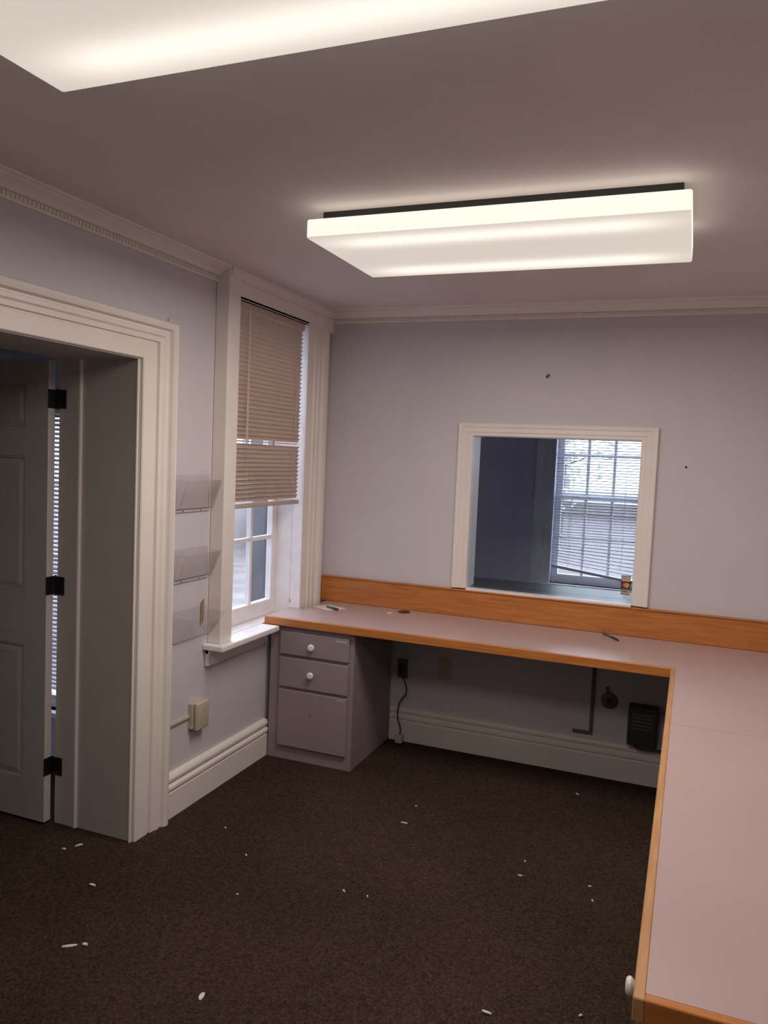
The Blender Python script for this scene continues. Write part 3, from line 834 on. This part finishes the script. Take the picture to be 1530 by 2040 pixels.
for dz in (-0.004, 0.0, 0.004):
    sq('card_stripe', M['stora' if dz else 'stred'], sx0 + .017, sx1 - .017, 0.9975 + dz, 0.9992 + dz, 0.0019)
sq('card_print', M['stwh'], sx0 + .001, sx1 - .001, 0.9785, 0.9805, 0.0006)
sq('card_print', M['stcr'], sx0 + .001, sx1 - .001, 0.951, 0.974, 0.0006)
sq('card_stripe', M['stbr'], sx0 + .008, sx1 - .012, 0.9625, 0.968, 0.0012)
sq('card_stripe', M['stora'], sx0 + .003, sx1 - .003, 0.953, 0.9555, 0.0012)
g = MB()
for (a, c) in (((-0.300, 0.932), (-0.285, 0.940)), ((-0.292, 0.930), (-0.276, 0.942)), ((-0.284, 0.930), (-0.272, 0.936))):
    p, q = Vector((a[0], 0, a[1])), Vector((c[0], 0, c[1])); nrm = Vector((-(q - p).z, 0, (q - p).x)).normalized() * 0.002
    vs = [g.bm.verts.new(v + Vector((0, yy, 0))) for yy in (yg - 0.0006, yg) for v in (p - nrm * .4, q - nrm, q + nrm, p + nrm * .4)]
    g.bm.faces.new(vs[:4]); g.bm.faces.new(vs[4:][::-1])
    for i in range(4):
        g.bm.faces.new((vs[i], vs[(i + 1) % 4], vs[4 + (i + 1) % 4], vs[4 + i]))
g.build('blue_mark', M['stblu'], st)

# ------------------------------------------------------------------ white scraps on the carpet
def chip(x, y, ln, wd, ang, curl, label, group=None):
    g = MB(); n = 5
    c, s = math.cos(ang), math.sin(ang)
    top, bot = [], []
    for i in range(n + 1):
        t = i / n - 0.5
        px, py = t * ln, curl * (t * t * 4 - 1) * ln * 0.25
        hw = wd / 2 * (1 - 0.5 * abs(t * 2) ** 2)
        zz = 0.004 + abs(curl) * 0.006 * (1 - 4 * t * t)
        for sgn, lst in ((1, top), (-1, bot)):
            qx, qy = px, py + sgn * hw
            lst.append((x + qx * c - qy * s, y + qx * s + qy * c, zz))
    for z in (0, 1):
        pass
    va = [g.bm.verts.new(p) for p in top]; vb = [g.bm.verts.new(p) for p in bot]
    vc = [g.bm.verts.new((p[0], p[1], p[2] - 0.0035)) for p in top]; vd = [g.bm.verts.new((p[0], p[1], p[2] - 0.0035)) for p in bot]
    for i in range(n):
        g.bm.faces.new((va[i], va[i + 1], vb[i + 1], vb[i])); g.bm.faces.new((vc[i], vd[i], vd[i + 1], vc[i + 1]))
        g.bm.faces.new((va[i], vc[i], vc[i + 1], va[i + 1])); g.bm.faces.new((vb[i], vb[i + 1], vd[i + 1], vd[i]))
    g.bm.faces.new((va[0], vb[0], vd[0], vc[0])); g.bm.faces.new((va[n], vc[n], vd[n], vb[n]))
    o = g.build('floor_scrap', M['chip'])
    return tag(o, label, 'scrap', group or 'white scraps on the carpet')
chip(-2.181, 2.371, 0.030, 0.010, 1.1, 0.8, 'curled white scrap on the carpet just below the door casing')
chip(-2.213, 2.324, 0.018, 0.008, 0.3, 0.3, 'faint small scrap left of the curled one near the doorway')
chip(-1.933, 2.172, 0.026, 0.008, 0.1, 0.9, 'hook-shaped pale scrap midway down the left carpet')
chip(-1.750, 1.868, 0.046, 0.010, 0.65, 0.25, 'long white scrap, left one of a pair on the lower left carpet')
chip(-1.712, 1.894, 0.018, 0.011, 0.2, 0.6, 'short white scrap touching the end of the long one')
chip(-1.237, 1.850, 0.030, 0.014, -1.35, 0.1, 'teardrop white chip near the bottom edge of the carpet')
chip(-1.079, 3.138, 0.030, 0.006, 0.12, 0.0, 'straight white sliver on the carpet in front of the desk')
chip(-0.523, 2.931, 0.018, 0.006, 0.1, 0.0, 'short white sliver on the carpet left of the desk return')
chip(-0.456, 2.140, 0.030, 0.008, -0.1, 0.7, 'thin curved scrap at the bottom edge of the carpet')
for (x, y, l, lb) in ((-0.527, 3.046, .009, 'tiny pale speck just beyond the short sliver near the desk return'),
                      (-0.264, 2.97, .012, 'tiny speck on the carpet, closest of two beside the desk return edge'),
                      (-0.243, 2.873, .010, 'dim tiny speck below another one beside the desk return edge'),
                      (-0.202, 2.242, .012, 'tiny white speck at the bottom of the carpet near the desk knob'),
                      (-1.093, 2.535, .016, 'thin curved speck in the middle of the carpet'),
                      (-1.001, 2.539, .009, 'tiny round speck right of the thin curved one in mid carpet'),
                      (-1.746, 2.753, .010, 'tiny speck on the carpet in front of the left baseboard'),
                      (-1.548, 2.596, .010, 'tiny speck on the carpet between the left baseboard and mid floor'),
                      (-1.43, 2.347, .008, 'tiny faint speck alone on the left middle of the carpet'),
                      (-0.424, 3.797, .018, 'faint speck in the shadow under the desk'),
                      (-1.086, 3.316, .010, 'tiny speck just behind the straight white sliver')):
    chip(x, y, l, 0.006, random.uniform(-1, 1), random.uniform(0, 0.6), lb, 'tiny specks on the carpet')

# ------------------------------------------------------------------ outside
o = bx('ground', M['ground'], None, -30, 30, -20, 40, -0.6, -0.5)
struct(o, 'ground outside the windows', 'ground')
o = bx('wall_outside', M['stucco'], None, -2.74, -2.2505, 4.5, 5.2, -0.5, 4.0)
struct(o, 'grey blue rough outside wall seen through the right panes of the left window', 'wall')
def house(name, x0, x1, y0, y1, zt, label, face):
    t = empty(name, ((x0 + x1) / 2, (y0 + y1) / 2, -0.5)); tag(t, label, 'building')
    bx('wall', M['siding'], t, x0, x1, y0, y1, -0.5, zt)
    bx('roof', M['ground'], t, x0 - 0.2, x1 + 0.2, y0 - 0.2, y1 + 0.2, zt, zt + 0.2)
    for i in range(4 if face == 'y' else 0):
        for z in (0.3,):
            if face == 'y':
                a = x0 + (i + 0.6) * (x1 - x0) / 4.4
                wn = bx('window', M['siding'], t, a, a + 0.9, y0 - 0.04, y0, z, z + 1.5)
                bx('pane', M['ground'], wn, a + 0.08, a + 0.82, y0 - 0.05, y0 - 0.03, z + 0.08, z + 1.42)
            else:
                a = y0 + (i + 0.6) * (y1 - y0) / 4.4
                wn = bx('window', M['fartrim'], t, x1, x1 + 0.04, a, a + 0.9, z, z + 1.5)
                bx('pane', M['stucco'], wn, x1 + 0.03, x1 + 0.05, a + 0.08, a + 0.82, z + 0.08, z + 1.42)
    return t
house('neighbouring_building', -8, 6, 14, 20, 0.75, 'low pale building outside behind the far blind', 'y')
house('pale_house', -14, -9, 6, 24, 4.0, 'pale house outside the left window, seen below the blind', 'x')

# tree beyond the far window: trunk, limbs and a crown of separate leaves
M['bark'] = mat('grey_bark', (0.08, 0.065, 0.055), 0.9, 0.2, 10, 0.5, 30)
M['leaf'] = mat('pale_green_leaf', (0.46, 0.56, 0.46), 0.6, 0.15, 3)
def tree(x, y, h, rad, n, seed, label):
    rnd = random.Random(seed)
    t = empty('tree', (x, y, -0.5)); tag(t, label, 'tree')
    MB().tube([(x, y, -0.5), (x + 0.05, y, h * 0.4), (x - 0.04, y + 0.05, h)], [0.13, 0.09, 0.03], 8).build('trunk', M['bark'], t, smooth=True)
    for k in range(7):
        a = k * 2.4; z = h * (0.3 + 0.09 * k); L = rad * rnd.uniform(0.6, 0.95)
        MB().tube([(x, y, z), (x + math.cos(a) * L * .5, y + math.sin(a) * L * .5, z + 0.35), (x + math.cos(a) * L, y + math.sin(a) * L, z + 0.6)], [0.04, 0.025, 0.008], 6).build('limb', M['bark'], t)
    vs, fs = [], []
    for i in range(n):
        while True:
            p = Vector((rnd.uniform(-1, 1), rnd.uniform(-1, 1), rnd.uniform(-1, 1)))
            if p.length < 1 and rnd.random() < 0.3 + 0.7 * p.length: break
        c = Vector((x, y, h * 0.72)) + Vector((p.x * rad, p.y * rad, p.z * rad * 1.05))
        d = Vector((rnd.gauss(0, 1), rnd.gauss(0, 1), rnd.gauss(0, 1))).normalized(); e_ = d.orthogonal().normalized()
        l, w_ = rnd.uniform(0.05, 0.09), rnd.uniform(0.022, 0.035)
        b0 = len(vs)
        nn = d.cross(e_) * 0.008
        vs += [c - d * l, c + e_ * w_ + nn, c + d * l, c - e_ * w_ + nn]
        fs += [(b0, b0 + 1, b0 + 2), (b0, b0 + 2, b0 + 3)]
    me = bpy.data.meshes.new('foliage'); me.from_pydata([v - Vector((x, y, -0.5)) for v in vs], [], fs); me.materials.append(M['leaf'])
    o = bpy.data.objects.new('foliage', me); COL.objects.link(o); o.parent = t; o['kind'] = 'stuff'
tree(-2.75, 10.8, 3.6, 2.0, 2600, 3, 'pale green sparse tree outside the far window above the low building')
